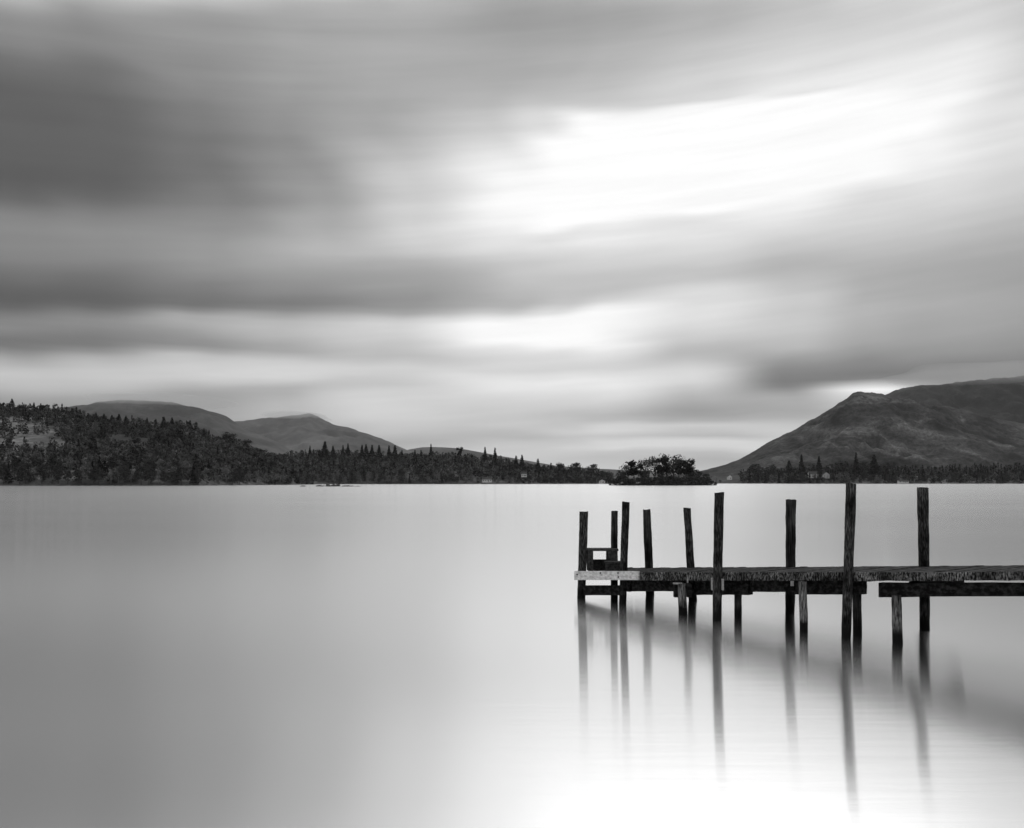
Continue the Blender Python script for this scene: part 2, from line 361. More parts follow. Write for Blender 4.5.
# ------------------------------------------------------------------ trees (unit height 1)
def quads(c, n, size, rng, flat=0):
    """n random leaf clump quads centred on rows of c"""
    u = rng.normal(size=(n,3)); u[:,2] *= (1-flat); u /= np.linalg.norm(u,axis=1)[:,None]
    w = rng.normal(size=(n,3)); w -= (w*u).sum(1)[:,None]*u; w /= np.linalg.norm(w,axis=1)[:,None]
    s = size*(.5+rng.random(n))[:,None]; t = size*(.4+.8*rng.random(n))[:,None]
    v = np.stack([c-u*s-w*t*.5, c+u*s*.7-w*t, c+u*s+w*t*.6, c-u*s*.6+w*t], 1)
    return v.reshape(-1,3)
def crown_broad(seed, lobes=13, per=42, width=.42, low=.28, size=.035, gap=.0):
    rng = np.random.default_rng(seed); out = []
    for k in range(lobes):
        th = rng.random()*math.tau; hh = low+(0.93-low)*rng.random()**.8
        env = math.sin(math.pi*min(1, max(.08, (hh-low+.12)/(1.12-low))))**.6
        rr = width*env*(.25+.65*rng.random())*.75
        c = np.array([math.cos(th)*rr, math.sin(th)*rr, hh-.04])
        rad = width*(.24+.20*rng.random())
        p = rng.normal(size=(per,3)); p /= np.linalg.norm(p,axis=1)[:,None]; p *= (rng.random(per)**.4)[:,None]*rad
        p[:,2] *= .8; out.append(c+p)
    c = np.concatenate(out); c[:,2] = np.minimum(c[:,2], .99)
    return quads(c, len(c), size, rng)
def crown_conifer(seed, width=.17, low=.12, n=520, size=.02, taper=1.0, ragged=.3):
    rng = np.random.default_rng(seed)
    t = rng.random(n)**1.25; z = low+(1-low)*t
    lay = 1-ragged*.5+ragged*np.sin(z*60+rng.random()*6)*.5
    rad = width*(1-t)**taper*lay*(.75+.25*rng.random(n)); th = rng.random(n)*math.tau
    r = rad*rng.random(n)**.35
    c = np.stack([np.cos(th)*r, np.sin(th)*r, z-.25*r], 1)
    return quads(c, n, size, rng, .5)
def crown_pine(seed, per=46, size=.03):
    """umbrella-shaped pads of needles on a bare stem"""
    rng = np.random.default_rng(seed); out = []
    for k in range(14):
        th = rng.random()*math.tau; hh = .42+.52*rng.random(); rr = .04+.2*rng.random()*(1.1-abs(hh-.72)*2)
        c = np.array([math.cos(th)*rr, math.sin(th)*rr, hh])
        p = rng.normal(size=(per,3)); p /= np.linalg.norm(p,axis=1)[:,None]; p *= (rng.random(per)**.5)[:,None]*(.09+.05*rng.random())
        p[:,2] *= .8; out.append(c+p)
    c = np.concatenate(out); return quads(c, len(c), size, rng)
def qmesh(name, v):
    return mesh_np(name, v, np.arange(len(v)).reshape(-1,4))
def tube(bm, pts, rad, n=7):
    prev = None
    for i, (p, r) in enumerate(zip(pts, rad)):
        p = Vector(p); q = Vector(pts[min(i+1, len(pts)-1)])-Vector(pts[max(i-1,0)]); q.normalize()
        a = q.orthogonal().normalized(); b = q.cross(a)
        ring = [bm.verts.new(p+(a*math.cos(t)+b*math.sin(t))*r) for t in [k/n*math.tau for k in range(n)]]
        if prev:
            if (ring[0].co-prev[0].co).length > 0:
                off = min(range(n), key=lambda o: sum((ring[(k+o)%n].co-prev[k].co).length for k in range(n)))
                ring = ring[off:]+ring[:off]
            for k in range(n): bm.faces.new((prev[k], prev[(k+1)%n], ring[(k+1)%n], ring[k]))
        else: bm.faces.new(ring[::-1])
        prev = ring
    bm.faces.new(prev)
def trunk_mesh(name, seed, top=.75, r=.018, limbs=5, spread=.25, lim_lo=.3):
    rnd = random.Random(seed); bm = bmesh.new()
    pts = [(rnd.uniform(-.02,.02)*k, rnd.uniform(-.02,.02)*k, -.03+(top+.03)*k/4) for k in range(5)]
    tube(bm, pts, [r*1.25, r, r*.8, r*.55, r*.25])
    for k in range(limbs):
        th = rnd.random()*math.tau; h0 = lim_lo+(top-lim_lo)*.8*rnd.random(); L = spread*(.6+.5*rnd.random())
        p0 = Vector((0,0,h0)); p1 = p0+Vector((math.cos(th)*L*.5, math.sin(th)*L*.5, L*.35)); p2 = p0+Vector((math.cos(th)*L, math.sin(th)*L, L*.9))
        tube(bm, [p0,p1,p2], [r*.5, r*.35, r*.12], 5)
    return from_bm(name, bm, True)
KINDS = {}
KINDS['broad'] = [(qmesh('broadleaf_crown', crown_broad(s, 18, 44, width=.40+.06*(s%3), size=.028)), trunk_mesh('broadleaf_trunk', s)) for s in range(11, 17)]
KINDS['thin'] = [(qmesh('thin_crown', crown_broad(s, 18, 24, width=.42, size=.019, low=.3)), trunk_mesh('thin_trunk', s, top=.85, limbs=11)) for s in range(21, 25)]
KINDS['conifer'] = [(qmesh('conifer_crown', crown_conifer(s, width=.22+.04*(s%3), n=620, size=.026)), trunk_mesh('conifer_trunk', s, top=.97, r=.014, limbs=0)) for s in range(31, 35)]
KINDS['pine'] = [(qmesh('pine_crown', crown_pine(s)), trunk_mesh('pine_trunk', s, top=.9, r=.016, limbs=7, lim_lo=.5, spread=.22)) for s in range(41, 46)]
KINDS['airy'] = [(qmesh('airy_crown', crown_broad(s, 15, 34, width=.46, size=.022, low=.3)), trunk_mesh('airy_trunk', s, top=.85, r=.022, limbs=9)) for s in range(81, 86)]
for k, cm, tm in (('airy','bush','bark'),('broad','leaf','bark'),('thin','leaf_pale','pale_bark'),('conifer','needle','bark'),('pine','needle','bark')):
    for c, t in KINDS[k]: c.materials.append(M[cm]); t.materials.append(M[tm])
    # keep a tall thin tree's scale-1 texture readable
NAME = {'airy':'broadleaf_tree','broad':'broadleaf_tree','thin':'bare_tree','conifer':'conifer_tree','pine':'pine_tree'}
def tree(kind, X, Y, Z, h, label, group, rnd, wide=1.0):
    c, t = rnd.choice(KINDS[kind])
    e = empty(NAME[kind], (X, Y, Z), rnd.random()*6.28); e.scale = (h*wide, h*wide, h)
    tag(e, label, 'tree', group)
    obj('crown', c, None, e); obj('trunk', t, None, e)
    return e
# the noise of foliage materials is in object space (unit tree): set scale for it
for k in ('leaf','leaf_pale','needle'):
    for n in M[k].node_tree.nodes:
        if n.type == 'TEX_NOISE': n.inputs['Scale'].default_value = 9

rnd = random.Random(5)
# --- woodland masses (far more trees than anyone could count)
def mass(name, V, x0, x1, d0, d1, d2, n, hh, pxr, clear, matl, conif=.25, tr=(.02,1.15), per=(8,15)):
    tmpl = {'b': [crown_broad(s, per[0], per[1], width=.48, size=.052, low=.04) for s in range(50, 58)],
            'c': [crown_conifer(s, width=.24, n=60, size=.055) for s in range(60, 66)]}
    out = {'b': [], 'c': []}
    r2 = random.Random(len(name)+n)
    for k in range(n):
        px = r2.uniform(*pxr); s = r2.uniform(*tr)
        a, b, c = d0(px), d1(px), d2(px)
        Y = a+(b-a)*s
        X = (px-512)/F*Y
        if x1 == LX1 and px > 312: continue
        if clear and clear(px, s, X, Y): continue
        Z = sample(V, X, Y, px, x0, x1, a, b, c)
        if Z < .1: Z = .1
        cz = noise.noise(Vector((X*.008, Y*.008, 2)))
        kd = 'c' if r2.random() < conif+cz*.5 else 'b'
        h = hh*r2.uniform(.65,1.2)*(1.12 if kd == 'c' else 1)
        v = r2.choice(tmpl[kd]); th = r2.random()*6.28; co, si = math.cos(th), math.sin(th)
        w = np.empty_like(v); w[:,0] = (v[:,0]*co-v[:,1]*si)*h+X; w[:,1] = (v[:,0]*si+v[:,1]*co)*h+Y; w[:,2] = v[:,2]*h+Z-.4
        out[kd].append(w)
    for kd, nm, mm in (('b', 'broadleaf_woodland', matl[0]), ('c', 'conifer_woodland', matl[1])):
        if out[kd]:
            o = obj(nm, qmesh(nm, np.concatenate(out[kd])), mm)
            tag(o, name+(' of broadleaved trees' if kd == 'b' else ' of dark conifers'), 'woodland', None, 'stuff')
def mass_leaf(name, lo, hi, sc=.02):
    m = mat(name, lo, hi, ns=sc, detail=9, contrast=(.42,.62)); 
    for n in m.node_tree.nodes:
        if n.type == 'TEX_NOISE': n.inputs['Roughness'].default_value = .8
    return m
mw = mass_leaf('woodland_leaves', .003, .13, .05); mc = mass_leaf('conifer_leaves', .003, .016)
def clearL(px, s, X, Y):
    # bare slope on the left flank and along the middle
    if px < 155-60*abs(s-.50) and .30+.0008*(px-90) < s < .66-.0018*(px-90)*(px>90) and noise.noise(Vector((X*.02, Y*.02, 5))) > -.12: return True
    return s < .85 and noise.noise(Vector((X*.012, Y*.016, 9))) > .42
mass('wooded slope rising from the left shore', VL, LX0, LX1, dL0, dL1, dL2, 4600, 10.5, (LX0, 318), clearL, (mw, mc), conif=.08)
mass('wooded shore in the middle distance', VM, MX0, MX1, dM0, dM1, dM2, 1900, 14, (215, 612), None, (mw, mc), conif=.06)
mass('wooded far shore below the mountain', VR, RX0, RX1, dR0, dR1, dR2, 2300, 15, (735, 1270), lambda px,s,X,Y: px < 740, (mw, mc), conif=.42, tr=(.02,.95))

# --- single trees along the shores
def shore_tree(V, x0, x1, d0, d1, d2, px, s, kind, h, label, group, wide=1.0):
    a, b, c = d0(px), d1(px), d2(px); Y = a+(b-a)*s; X = (px-512)/F*Y
    Z = max(.1, sample(V, X, Y, px, x0, x1, a, b, c))
    return tree(kind, X, Y, Z-.2, h, label, group, rnd, wide)
AL = (VL, LX0, LX1, dL0, dL1, dL2); AM = (VM, MX0, MX1, dM0, dM1, dM2); AR = (VR, RX0, RX1, dR0, dR1, dR2)
LB = {'L': {'broad': 'dark broadleaved tree', 'thin': 'pale thin-crowned tree', 'conifer': 'dark pointed conifer'},
      'M': {'broad': 'small dark broadleaved tree', 'thin': 'small pale thin-crowned tree', 'conifer': 'small dark conifer'},
      'R': {'broad': 'tiny dark broadleaved tree', 'thin': 'tiny pale bare tree'}}
RW = ('front-row ', 'second-row ')
def seg(px, T): return ' '+next(t for lim, t in T if px < lim)
SL = ((60,'at the water edge beneath the far left hillside'), (150,'at the water edge below the open grassy slope'), (205,'at the water edge below the conifer crest'),
      (258,'at the water edge below the dome-shaped trees'), (999,'at the water edge beneath the second far hill'))
SM = ((345,'on the shore behind the low rocks'), (405,'on the shore below the row of pointed conifers'), (445,'on the shore below the tall narrow spire'), (484,'on the shore left of the long low cottage'),
      (522,'on the shore between the two pale cottages'), (560,'on the shore right of the half hidden cottage'), (999,'near the low tip of the shore left of the island'))
SR = ((746,'beside the white cottage right of the island'), (798,'left of the slender conifer near the pale house'), (850,'in front of the pale house beneath the mountain'), (899,'in the dense grove between house and boathouse'),
      (999,'right of the low white boathouse'), (1999,'at the far right end of the shore'))
for row, (s, n) in enumerate(((.015,40),(.07,34))):
    for k in range(n):
        px = -40+(k+rnd.uniform(-.3,.3)+.5*row)*330/n
        kd = rnd.choices(['broad','thin','conifer'],[5,4,1])[0]
        shore_tree(*AL, px, s, kd, rnd.uniform(10,16)*(1.15 if kd=='conifer' else 1), RW[row]+LB['L'][kd]+seg(px,SL), RW[row]+NAME[kd].replace('_',' ')+'s'+seg(px,SL))
for row, (s, n) in enumerate(((.02,46),(.12,40))):
    for k in range(n):
        px = 285+(k+rnd.uniform(-.3,.3)+.5*row)*318/n
        if 485 < px < 495 and row == 0: continue
        kd = rnd.choices(['broad','thin','conifer'],[5,4,1])[0]
        h = rnd.uniform(10,16) if px < 560 else rnd.uniform(9,15)
        shore_tree(*AM, px, s, kd, h, RW[row]+LB['M'][kd]+seg(px,SM), RW[row]+NAME[kd].replace('_',' ')+'s'+seg(px,SM))
for k in range(58):
    px = 716+(k+rnd.uniform(-.35,.35))*330/58
    if 807 < px < 818 or 899 < px < 908 or 725 < px < 734: continue
    kd = rnd.choices(['broad','thin'],[3,2])[0]
    h = rnd.uniform(7,12) if px < 745 else rnd.uniform(11,19)
    if 905 < px < 945: h *= .6
    shore_tree(*AR, px, rnd.uniform(.02,.2), kd, h, LB['R'][kd]+seg(px,SR), NAME[kd].replace('_',' ')+'s on the far shore'+seg(px,SR))
# skyline conifers of the middle shore, right shore and ridge, each with its own place
def skyline(A, px, s, ytop, kind, label, group=None, wide=1.0):
    V, x0, x1, d0, d1, d2 = A; a, b, c = d0(px), d1(px), d2(px); Y = a+(b-a)*s; X = (px-512)/F*Y
    Z = max(.1, sample(V, X, Y, px, x0, x1, a, b, c)); top = H+(HOR-ytop)/F*Y
    return tree(kind, X, Y, Z-.2, max(6, top-Z+.2), label, group, rnd, wide)
for px, yt, w in ((310,446,.9),(325,441.5,1.2),(333,446,1),(343,445,1),(348,443.5,1.1),(362,445,1),(366,444.5,1),(372,445,1),(379,445,1),(389,445.5,1),(395,445.5,1),(402,450,1),(415,450,.9),(421,450,.9)):
    lb = ('widest, tallest pointed conifer on the left of the middle skyline' if px == 325 else 'small pointed conifer beside the widest one on the middle skyline' if px < 335 else
          'pointed conifer of a close pair on the middle skyline' if px < 350 else 'pointed conifer of the even middle group of four on the skyline' if px < 380 else
          'pointed conifer of the pair right of the even group of four' if px < 400 else 'low pointed conifer just left of the tall narrow spire')
    skyline(AM, px, .8, yt, 'conifer', lb, None if px == 325 else lb.replace('conifer', 'conifers', 1), w*rnd.uniform(1.1, 1.6))
skyline(AM, 431, .8, 444, 'conifer', 'tall narrow conifer rising alone above the middle wood below the far low ridge', None, 1.0)
skyline(AM, 459, .8, 444.5, 'pine', 'lone bare-stemmed pine with a tiny flat top above the middle wood skyline', None, .7)
skyline(AM, 485, .7, 447, 'conifer', 'left one of two pointed conifers where the middle wood starts sloping down', None, 1.1)
skyline(AM, 495, .7, 448, 'conifer', 'right one of two pointed conifers where the middle wood starts sloping down', None, 1.1)
skyline(AM, 522, .6, 455, 'conifer', 'pointed conifer on the descending end of the middle wood', None, 1.3)
for px, yt in ((516,456),(538,459),(551,463)):
    skyline(AM, px, .6, yt, 'conifer', 'low blunt conifer on the descending end of the middle wood', 'low conifers at the tapering end of the wood', 1.4)
for px, yt, w in ((560,462,1.1),(575,462.5,1.25),(592,464,1.1),(603,470,1)):
    skyline(AM, px, .3, yt, 'broad', 'rounded broadleaved tree near the low tip of the middle shore, left of the island', 'rounded trees at the tip of the middle shore', w)
R1 = [(755,463,'broad','dark round-headed tree left of the spired conifers on the right shore',1.2),(771,464,'broad','broad dark tree just left of the dark blunt conifer on the right shore',1.2),
      (789,461,'conifer','dark blunt conifer at the left of the spired group on the right shore',1.9),(801.5,455,'conifer','slender pointed conifer left of the pale house beneath the mountain',1.1),
      (819,456.5,'conifer','columnar dark conifer right beside the pale house beneath the mountain',1.25),(856,453,'conifer','tallest slender conifer on the right shore, behind the tallest jetty post',1.0),
      (874,455,'conifer','broad pointed conifer on the right shore just right of the tallest jetty post',1.9),(843,460,'broad','wide dark tree between the pale house and the tallest slender conifer',1.3),
      (865,461,'broad','rounded dark tree between the two pointed conifers on the right shore',1.3),(886,463,'broad','dark tree at the right end of the dense grove beneath the mountain',1.3)]
for px, yt, kd, lb, w in R1: skyline(AR, px, .25, yt, kd, lb, None, w)
for px in (-30,-10,12,34,58,80,88,96,104,112,119,126,139,147,156,164,172,181,190,196):
    yt = interp([(-30,392),(60,404),(88,411),(96,412),(110,412),(125,414),(150,416),(170,416),(196,420)], px)+rnd.uniform(-1.5,1.5)
    skyline(AL, px, .97, yt+2, 'conifer', 'dark conifer on the crest of the wooded left hill', 'conifers along the crest of the left hill', rnd.uniform(1.5, 2.3))
for px, yt in ((204,428),(209,430)):
    skyline(AL, px, .95, yt, 'conifer', 'narrow conifer on the shoulder right of the left hill crest', 'pair of conifers on the left hill shoulder', 1.1)
skyline(AL, 228, .9, 432, 'broad', 'big dome-shaped dark tree on the right shoulder of the left hill', None, 1.9)
skyline(AL, 247, .9, 439, 'broad', 'smaller dome-shaped dark tree lower on the right shoulder of the left hill', None, 1.4)

# --- the island grove
ISL = [ # px, ytop, depth offset, kind, width, label
 (627,463,2,'airy',1.5,'wide flat-topped tree at the left end of the island grove'),
 (634,460,-6,'pine',1.5,'flat-topped island tree just right of the leftmost one'),
 (641,459,8,'airy',.9,'rounded island tree, third from the left'),
 (648,457,-4,'airy',1.0,'rounded dense island tree left of the grove centre'),
 (655,456,6,'airy',.9,'tall rounded island tree at the left of the grove centre'),
 (662,455,-8,'pine',1.2,'tall island tree with airy crown near the grove centre'),
 (667,453,4,'airy',.9,'highest island tree, its round crown topping the grove'),
 (673,454,-3,'airy',1.2,'tall island tree with pale stem right of the highest crown'),
 (679,455,5,'pine',1.0,'bare-stemmed island tree left of the sky gap in the grove'),
 (686,455,-2,'pine',1.0,'bare-stemmed island tree with small round head right of the sky gap'),
 (691,464,3,'broad',1.0,'shorter dark island tree under the small round head'),
 (697,469,-5,'broad',1.1,'low dark tree on the right slope of the island grove'),
 (706,473,0,'broad',1.2,'low bushy tree near the right end of the island'),
 (624,471,-9,'broad',1.2,'low dark tree at the left foot of the island grove'),
 (645,470,-10,'broad',1.2,'low dark tree before the left stems of the island grove'),
 (662,471,-12,'broad',1.2,'low dark tree before the middle stems of the island grove')]
for px, yt, dy, kd, w, lb in ISL:
    Y = 745+dy; X = (px-512)/F*Y
    tree(kd, X, Y, .3, H+(HOR-yt)/F*Y-.3, lb, None, rnd, w)
def bush(px, yt, Y, lb, grp, w=1.0, k=0):
    X = (px-512)/F*Y; h = max(1.5, H+(HOR-yt)/F*Y)
    e = empty('shrub', (X, Y, 0), rnd.random()*6); e.scale = (h*w, h*w, h); tag(e, lb, 'shrub', grp)
    obj('foliage', BUSH[k % len(BUSH)], None, e); obj('stem', BST, None, e)
BUSH = [qmesh('shrub_foliage', crown_broad(s, 12, 30, width=.75, low=.0, size=.07)) for s in range(70, 74)]
BST = trunk_mesh('shrub_stem', 3, top=.7, r=.03, limbs=5, lim_lo=.1)
for b in BUSH: b.materials.append(M['bush'])
BST.materials.append(M['bark'])
for n in M['bush'].node_tree.nodes:
    if n.type == 'TEX_NOISE': n.inputs['Scale'].default_value = 5
for k in range(26):
    px = 612.5+k*4.15; yt = interp([(612,480),(617,477),(640,478),(660,476),(690,477),(708,478),(714,481)], px)+rnd.uniform(-.8,.8)
    bush(px, yt, 745-22*math.sqrt(max(0.02, 1-((px-663)/53)**2)), 'low dark shrub in the fringe round the waterline of the island', 'shrubs fringing the island', 1.1, k)

# ------------------------------------------------------------------ small houses on the far shores
def box(bm, x0, x1, y0, y1, z0, z1):
    v = [bm.verts.new(p) for p in ((x0,y0,z0),(x1,y0,z0),(x1,y1,z0),(x0,y1,z0),(x0,y0,z1),(x1,y0,z1),(x1,y1,z1),(x0,y1,z1))]
    for f in ((0,3,2,1),(4,5,6,7),(0,1,5,4),(1,2,6,5),(2,3,7,6),(3,0,4,7)): bm.faces.new([v[i] for i in f])
    return v
def house(px, Y, z, w, dpt, hw, hr, label, cat='house', nwin=3, rows=1, chim=1, gable=False, name='cottage'):
    e = empty(name, ((px-512)/F*Y, Y, z), 0); tag(e, label, cat)
    bm = bmesh.new()
    a, b = w/2, dpt/2
    v = [bm.verts.new(p) for p in ((-a,-b,-1),(a,-b,-1),(a,b,-1),(-a,b,-1),(-a,-b,hw),(a,-b,hw),(a,b,hw),(-a,b,hw))]
    if gable: g1, g2 = bm.verts.new((0,-b,hw+hr)), bm.verts.new((0,b,hw+hr))
    else: g1, g2 = bm.verts.new((-a,0,hw+hr)), bm.verts.new((a,0,hw+hr))
    bm.faces.new((v[0],v[3],v[2],v[1]))
    if gable:
        bm.faces.new((v[0],v[1],v[5],g1,v[4])); bm.faces.new((v[2],v[3],v[7],g2,v[6])); bm.faces.new((v[1],v[2],v[6],v[5])); bm.faces.new((v[3],v[0],v[4],v[7]))
    else:
        bm.faces.new((v[0],v[1],v[5],v[4])); bm.faces.new((v[2],v[3],v[7],v[6])); bm.faces.new((v[1],v[2],v[6],g2,v[5])); bm.faces.new((v[3],v[0],v[4],g1,v[7]))
    obj('wall', from_bm('house_wall', bm), M['render'], e)
    bm = bmesh.new(); t = .25; o = .5
    for s in (-1, 1):
        if gable: P = [(s*(a+o), -b-o, hw-o*hr/a+.05), (0, -b-o, hw+hr+.05), (0, b+o, hw+hr+.05), (s*(a+o), b+o, hw-o*hr/a+.05)]
        else: P = [(-a-o, s*(b+o), hw-o*hr/b+.05), (-a-o, 0, hw+hr+.05), (a+o, 0, hw+hr+.05), (a+o, s*(b+o), hw-o*hr/b+.05)]
        lo = [bm.verts.new(p) for p in P]; hi = [bm.verts.new((p[0],p[1],p[2]+t)) for p in P]
        bm.faces.new(lo); bm.faces.new(hi[::-1])
        for i in range(4): bm.faces.new((lo[i], lo[(i+1)%4], hi[(i+1)%4], hi[i]))
    bmesh.ops.recalc_face_normals(bm, faces=bm.faces)
    rf = obj('roof', from_bm('house_roof', bm), M['slate'], e)
    for c in range(chim):
        bm = bmesh.new(); cx = (-a+1.2) if c == 0 else (a-1.2)
        box(bm, cx-.6, cx+.6, -.5, .5, hw+hr*.5, hw+hr+1.4); obj('chimney', from_bm('chimney', bm), M['stone'], rf)
    for r_ in range(rows):
        for k in range(nwin):
            cx = -a+w*(k+.5)/nwin; cz = 1.0+r_*2.7
            bm = bmesh.new(); box(bm, cx-.75, cx+.75, -b-.06, -b-.01, cz, cz+1.5)
            f = obj('window', from_bm('window_frame', bm), M['render'], e)
            bm = bmesh.new(); box(bm, cx-.62, cx+.62, -b-.10, -b-.063, cz+.13, cz+1.37); obj('pane', from_bm('pane', bm), M['glass'], f)
    bm = bmesh.new(); box(bm, w*.12-.5, w*.12+.5, -b-.07, -b-.012, 0, 2.1) if rows > 1 or nwin < 3 else box(bm, -.5+w/6, .5+w/6, -b-.07, -b-.012, 0, 2.1)
    obj('door', from_bm('door', bm), M['slate'], e)
    return e
house(813, 1530, 10.5, 16, 9, 6.2, 4, 'pale two-storey house between two pointed conifers beneath the mountain', nwin=4, rows=2, chim=2, name='lake_house')
house(825.5, 1535, 10, 11, 8, 5.6, 4, 'gabled wing of pale render right of the two-storey house beneath the mountain', nwin=2, rows=2, gable=True, name='gabled_house')
house(729.5, 1640, 8.5, 8, 6, 4, 3, 'small white cottage just right of the island', nwin=2, gable=True)
house(903, 1448, 1.5, 16, 6, 2.6, 2.2, 'low white boathouse at the water edge near the right end of the far shore', 'boathouse', nwin=3, chim=0, name='boathouse')
house(487, 1262, 3.2, 13, 7, 3.4, 2.6, 'long low pale cottage at the foot of the middle wood', nwin=4, name='lodge')
house(524, 1320, 11, 8, 7, 4, 3, 'pale cottage half hidden among the trees where the middle wood descends', nwin=3)
house(602, 1395, 1.2, 9, 6, 3, 2.6, 'small white boathouse at the tip of the middle shore beside the island', 'boathouse', nwin=2, chim=0, gable=True, name='boathouse')

for px, A, Yh in ((485,AM,.03),(490.5,AM,.03),(522,AM,.10),(526,AM,.12),(808,AR,.03),(815,AR,.02),(821,AR,.03),(828,AR,.03),(728,AR,.04),(732,AR,.03),(599.5,AM,.03)):
    shore_tree(*A, px, Yh, 'thin', rnd.uniform(5,7.5), 'low pale tree half hiding a house on the far shore', 'low trees in front of the far houses', 1.1)
# rocks breaking the surface off the left shore
def rock(px, Y, w, h, seed):
    bm = bmesh.new(); bmesh.ops.create_icosphere(bm, subdivisions=3, radius=1)
    for v in bm.verts:
        q = 1+.28*noise.fractal(v.co*1.6+Vector((seed,0,0)), 1, 2, 4); v.co = Vector((v.co.x*w/2*q, v.co.y*w*.35*q, v.co.z*h*q))
    o = obj('rock', from_bm('rock', bm, True), M['stone'], None, ((px-512)/F*Y, Y, 0))
    return o
for k, (px, w, h) in enumerate(((303,3,.35),(319,3.4,.5),(323,2.2,.35),(328,2.4,1.0),(334,3.4,.8),(338,2.6,1.0),(346,5,.4),(352,2.4,.3),(358,3,.25))):
    tag(rock(px, 545+5*(k%3), w*1.2, h*1.7, k*3.3), 'low dark rock breaking the lake surface off the left shore', 'rock', 'rocks breaking the surface off the left shore')

# ------------------------------------------------------------------ the jetty
J = empty('jetty', (0,0,0)); tag(J, 'long weathered timber jetty on posts reaching out over the still lake', 'jetty')
P0 = Vector((1.536, 20.03)); A2 = Vector((.6386, -.7696)); B2 = Vector((.7696, .6386)); WD = 1.74
def s_at(px, off):
    k = (px-512)/F; p = P0+B2*off
    return (k*p.y-p.x)/(A2.x-k*A2.y)
def at(px, off):
    s = s_at(px, off); p = P0+B2*off+A2*s; return p, s
def dh(s): return .587+.0776*s
J.location = (P0.x, P0.y, 0)
def jx(bm):   # to jetty-local
    for v in bm.verts: v.co -= Vector((P0.x, P0.y, 0))
    return bm
def part(name, bm, m, smooth=False, parent=None):
    return obj(name, from_bm(name, jx(bm), smooth), m, parent or J)
def pt(s, off, z): q = P0+A2*s+B2*off; return Vector((q.x, q.y, z))
def hexa(bm, c):  # 8 corners: bottom 4, top 4
    v = [bm.verts.new(p) for p in c]
    for f in ((0,3,2,1),(4,5,6,7),(0,1,5,4),(1,2,6,5),(2,3,7,6),(3,0,4,7)): bm.faces.new([v[i] for i in f])
def slab(bm, s0, s1, o0, o1, zf0, zf1, jit=0):
    """box along the jetty; zf0/zf1 = bottom/top functions of s"""
    j = lambda: random.uniform(-jit, jit)
    hexa(bm, [pt(s0,o0+j(),zf0(s0)),pt(s1,o0+j(),zf0(s1)),pt(s1,o1+j(),zf0(s1)),pt(s0,o1+j(),zf0(s0)),
              pt(s0,o0+j(),zf1(s0)),pt(s1,o0+j(),zf1(s1)),pt(s1,o1+j(),zf1(s1)),pt(s0,o1+j(),zf1(s0))])
def rough(bm, cuts, amp, fs=9):
    bmesh.ops.subdivide_edges(bm, edges=[e for e in bm.edges if e.calc_length() > .25], cuts=cuts, use_grid_fill=True)
    for v in bm.verts:
        n = noise.noise_vector(v.co*fs); v.co += n*amp
SEND = 12.5
# deck planks across the width
bm = bmesh.new(); s = -.12; k = 0
while s < SEND:
    w = .145
    z = random.uniform(-.006,.006); o0 = -.02+random.uniform(-.02,.015); o1 = WD+.08+random.uniform(-.02,.02)
    slab(bm, s, s+w-.012, o0, o1, lambda q: dh(q)-.04+z, lambda q: dh(q)+z)
    s += w
part('deck', bm, M['plank'])
# edge fascia boards (front side) in butted lengths
for a, b in ((s_at(640,-.05), s_at(717,-.05)),(s_at(717,-.05)+.004, s_at(846,-.05)),(s_at(846,-.05)+.004, s_at(960,-.05)),(s_at(960,-.05)+.004, SEND)):
    bm = bmesh.new(); n = 14
    for i in range(n):
        pass
    dz = random.uniform(-.006, .006)
    slab(bm, a, b, -.075, -.028, lambda q: .416+.084*q+dz, lambda q: dh(q)+.012+dz); rough(bm, 18, .012)
    part('edge_board', bm, M['fascia'])
bm = bmesh.new(); slab(bm, -.05, SEND, WD+.09, WD+.13, lambda q: dh(q)-.11, lambda q: dh(q)-.008); rough(bm, 20, .006); part('edge_board', bm, M['beam'])
bm = bmesh.new(); slab(bm, s_at(576,-.07), s_at(640,-.07)-.004, -.125, -.08, lambda q: .432+.0834*q, lambda q: .628+.076*q); rough(bm, 3, .003)
nb = part('edge_board', bm, M['new_board']); nb['label'] = 'pale new board across the outer end'
for px, zz in ((577.2,574.5),(600.5,573),(618,573),(618.4,577)):
    p, s = at(px, -.13)
    bm = bmesh.new(); zz = H-(zz-HOR)/F*p.y; tube(bm, [pt(s,-.12,zz), pt(s,-.142,zz)], [.018,.015], 8); part('bolt', bm, M['bolt'], parent=None)
# end board at the lake end
bm = bmesh.new(); slab(bm, -.165, -.125, -.02, WD+.08, lambda q: dh(0)-.13, lambda q: dh(0)+.0); rough(bm, 4, .004); part('end_board', bm, M['beam'])
# long bearers under the deck
YQ = lambda q, o: 20.03-.7696*q+.6386*o
for pa, pb_, y0 in ((622,632,591.5),(633,694,591.3),(695,750,594.8),(751,795,592),(796,864,594.5)):
    bm = bmesh.new(); c_ = (y0-HOR)/F
    slab(bm, s_at(pa,.12)+.003, s_at(pb_,.12)-.003, .08, .22, lambda q: H-c_*YQ(q,.1), lambda q: dh(q)-.045); rough(bm, 10, .008); part('beam', bm, M['beam'])
for o in (1.05, WD-.25):
    bm = bmesh.new(); slab(bm, 0, SEND, o, o+.1, lambda q: dh(q)-.15, lambda q: dh(q)-.045); rough(bm, 16, .006); part('beam', bm, M['beam'])
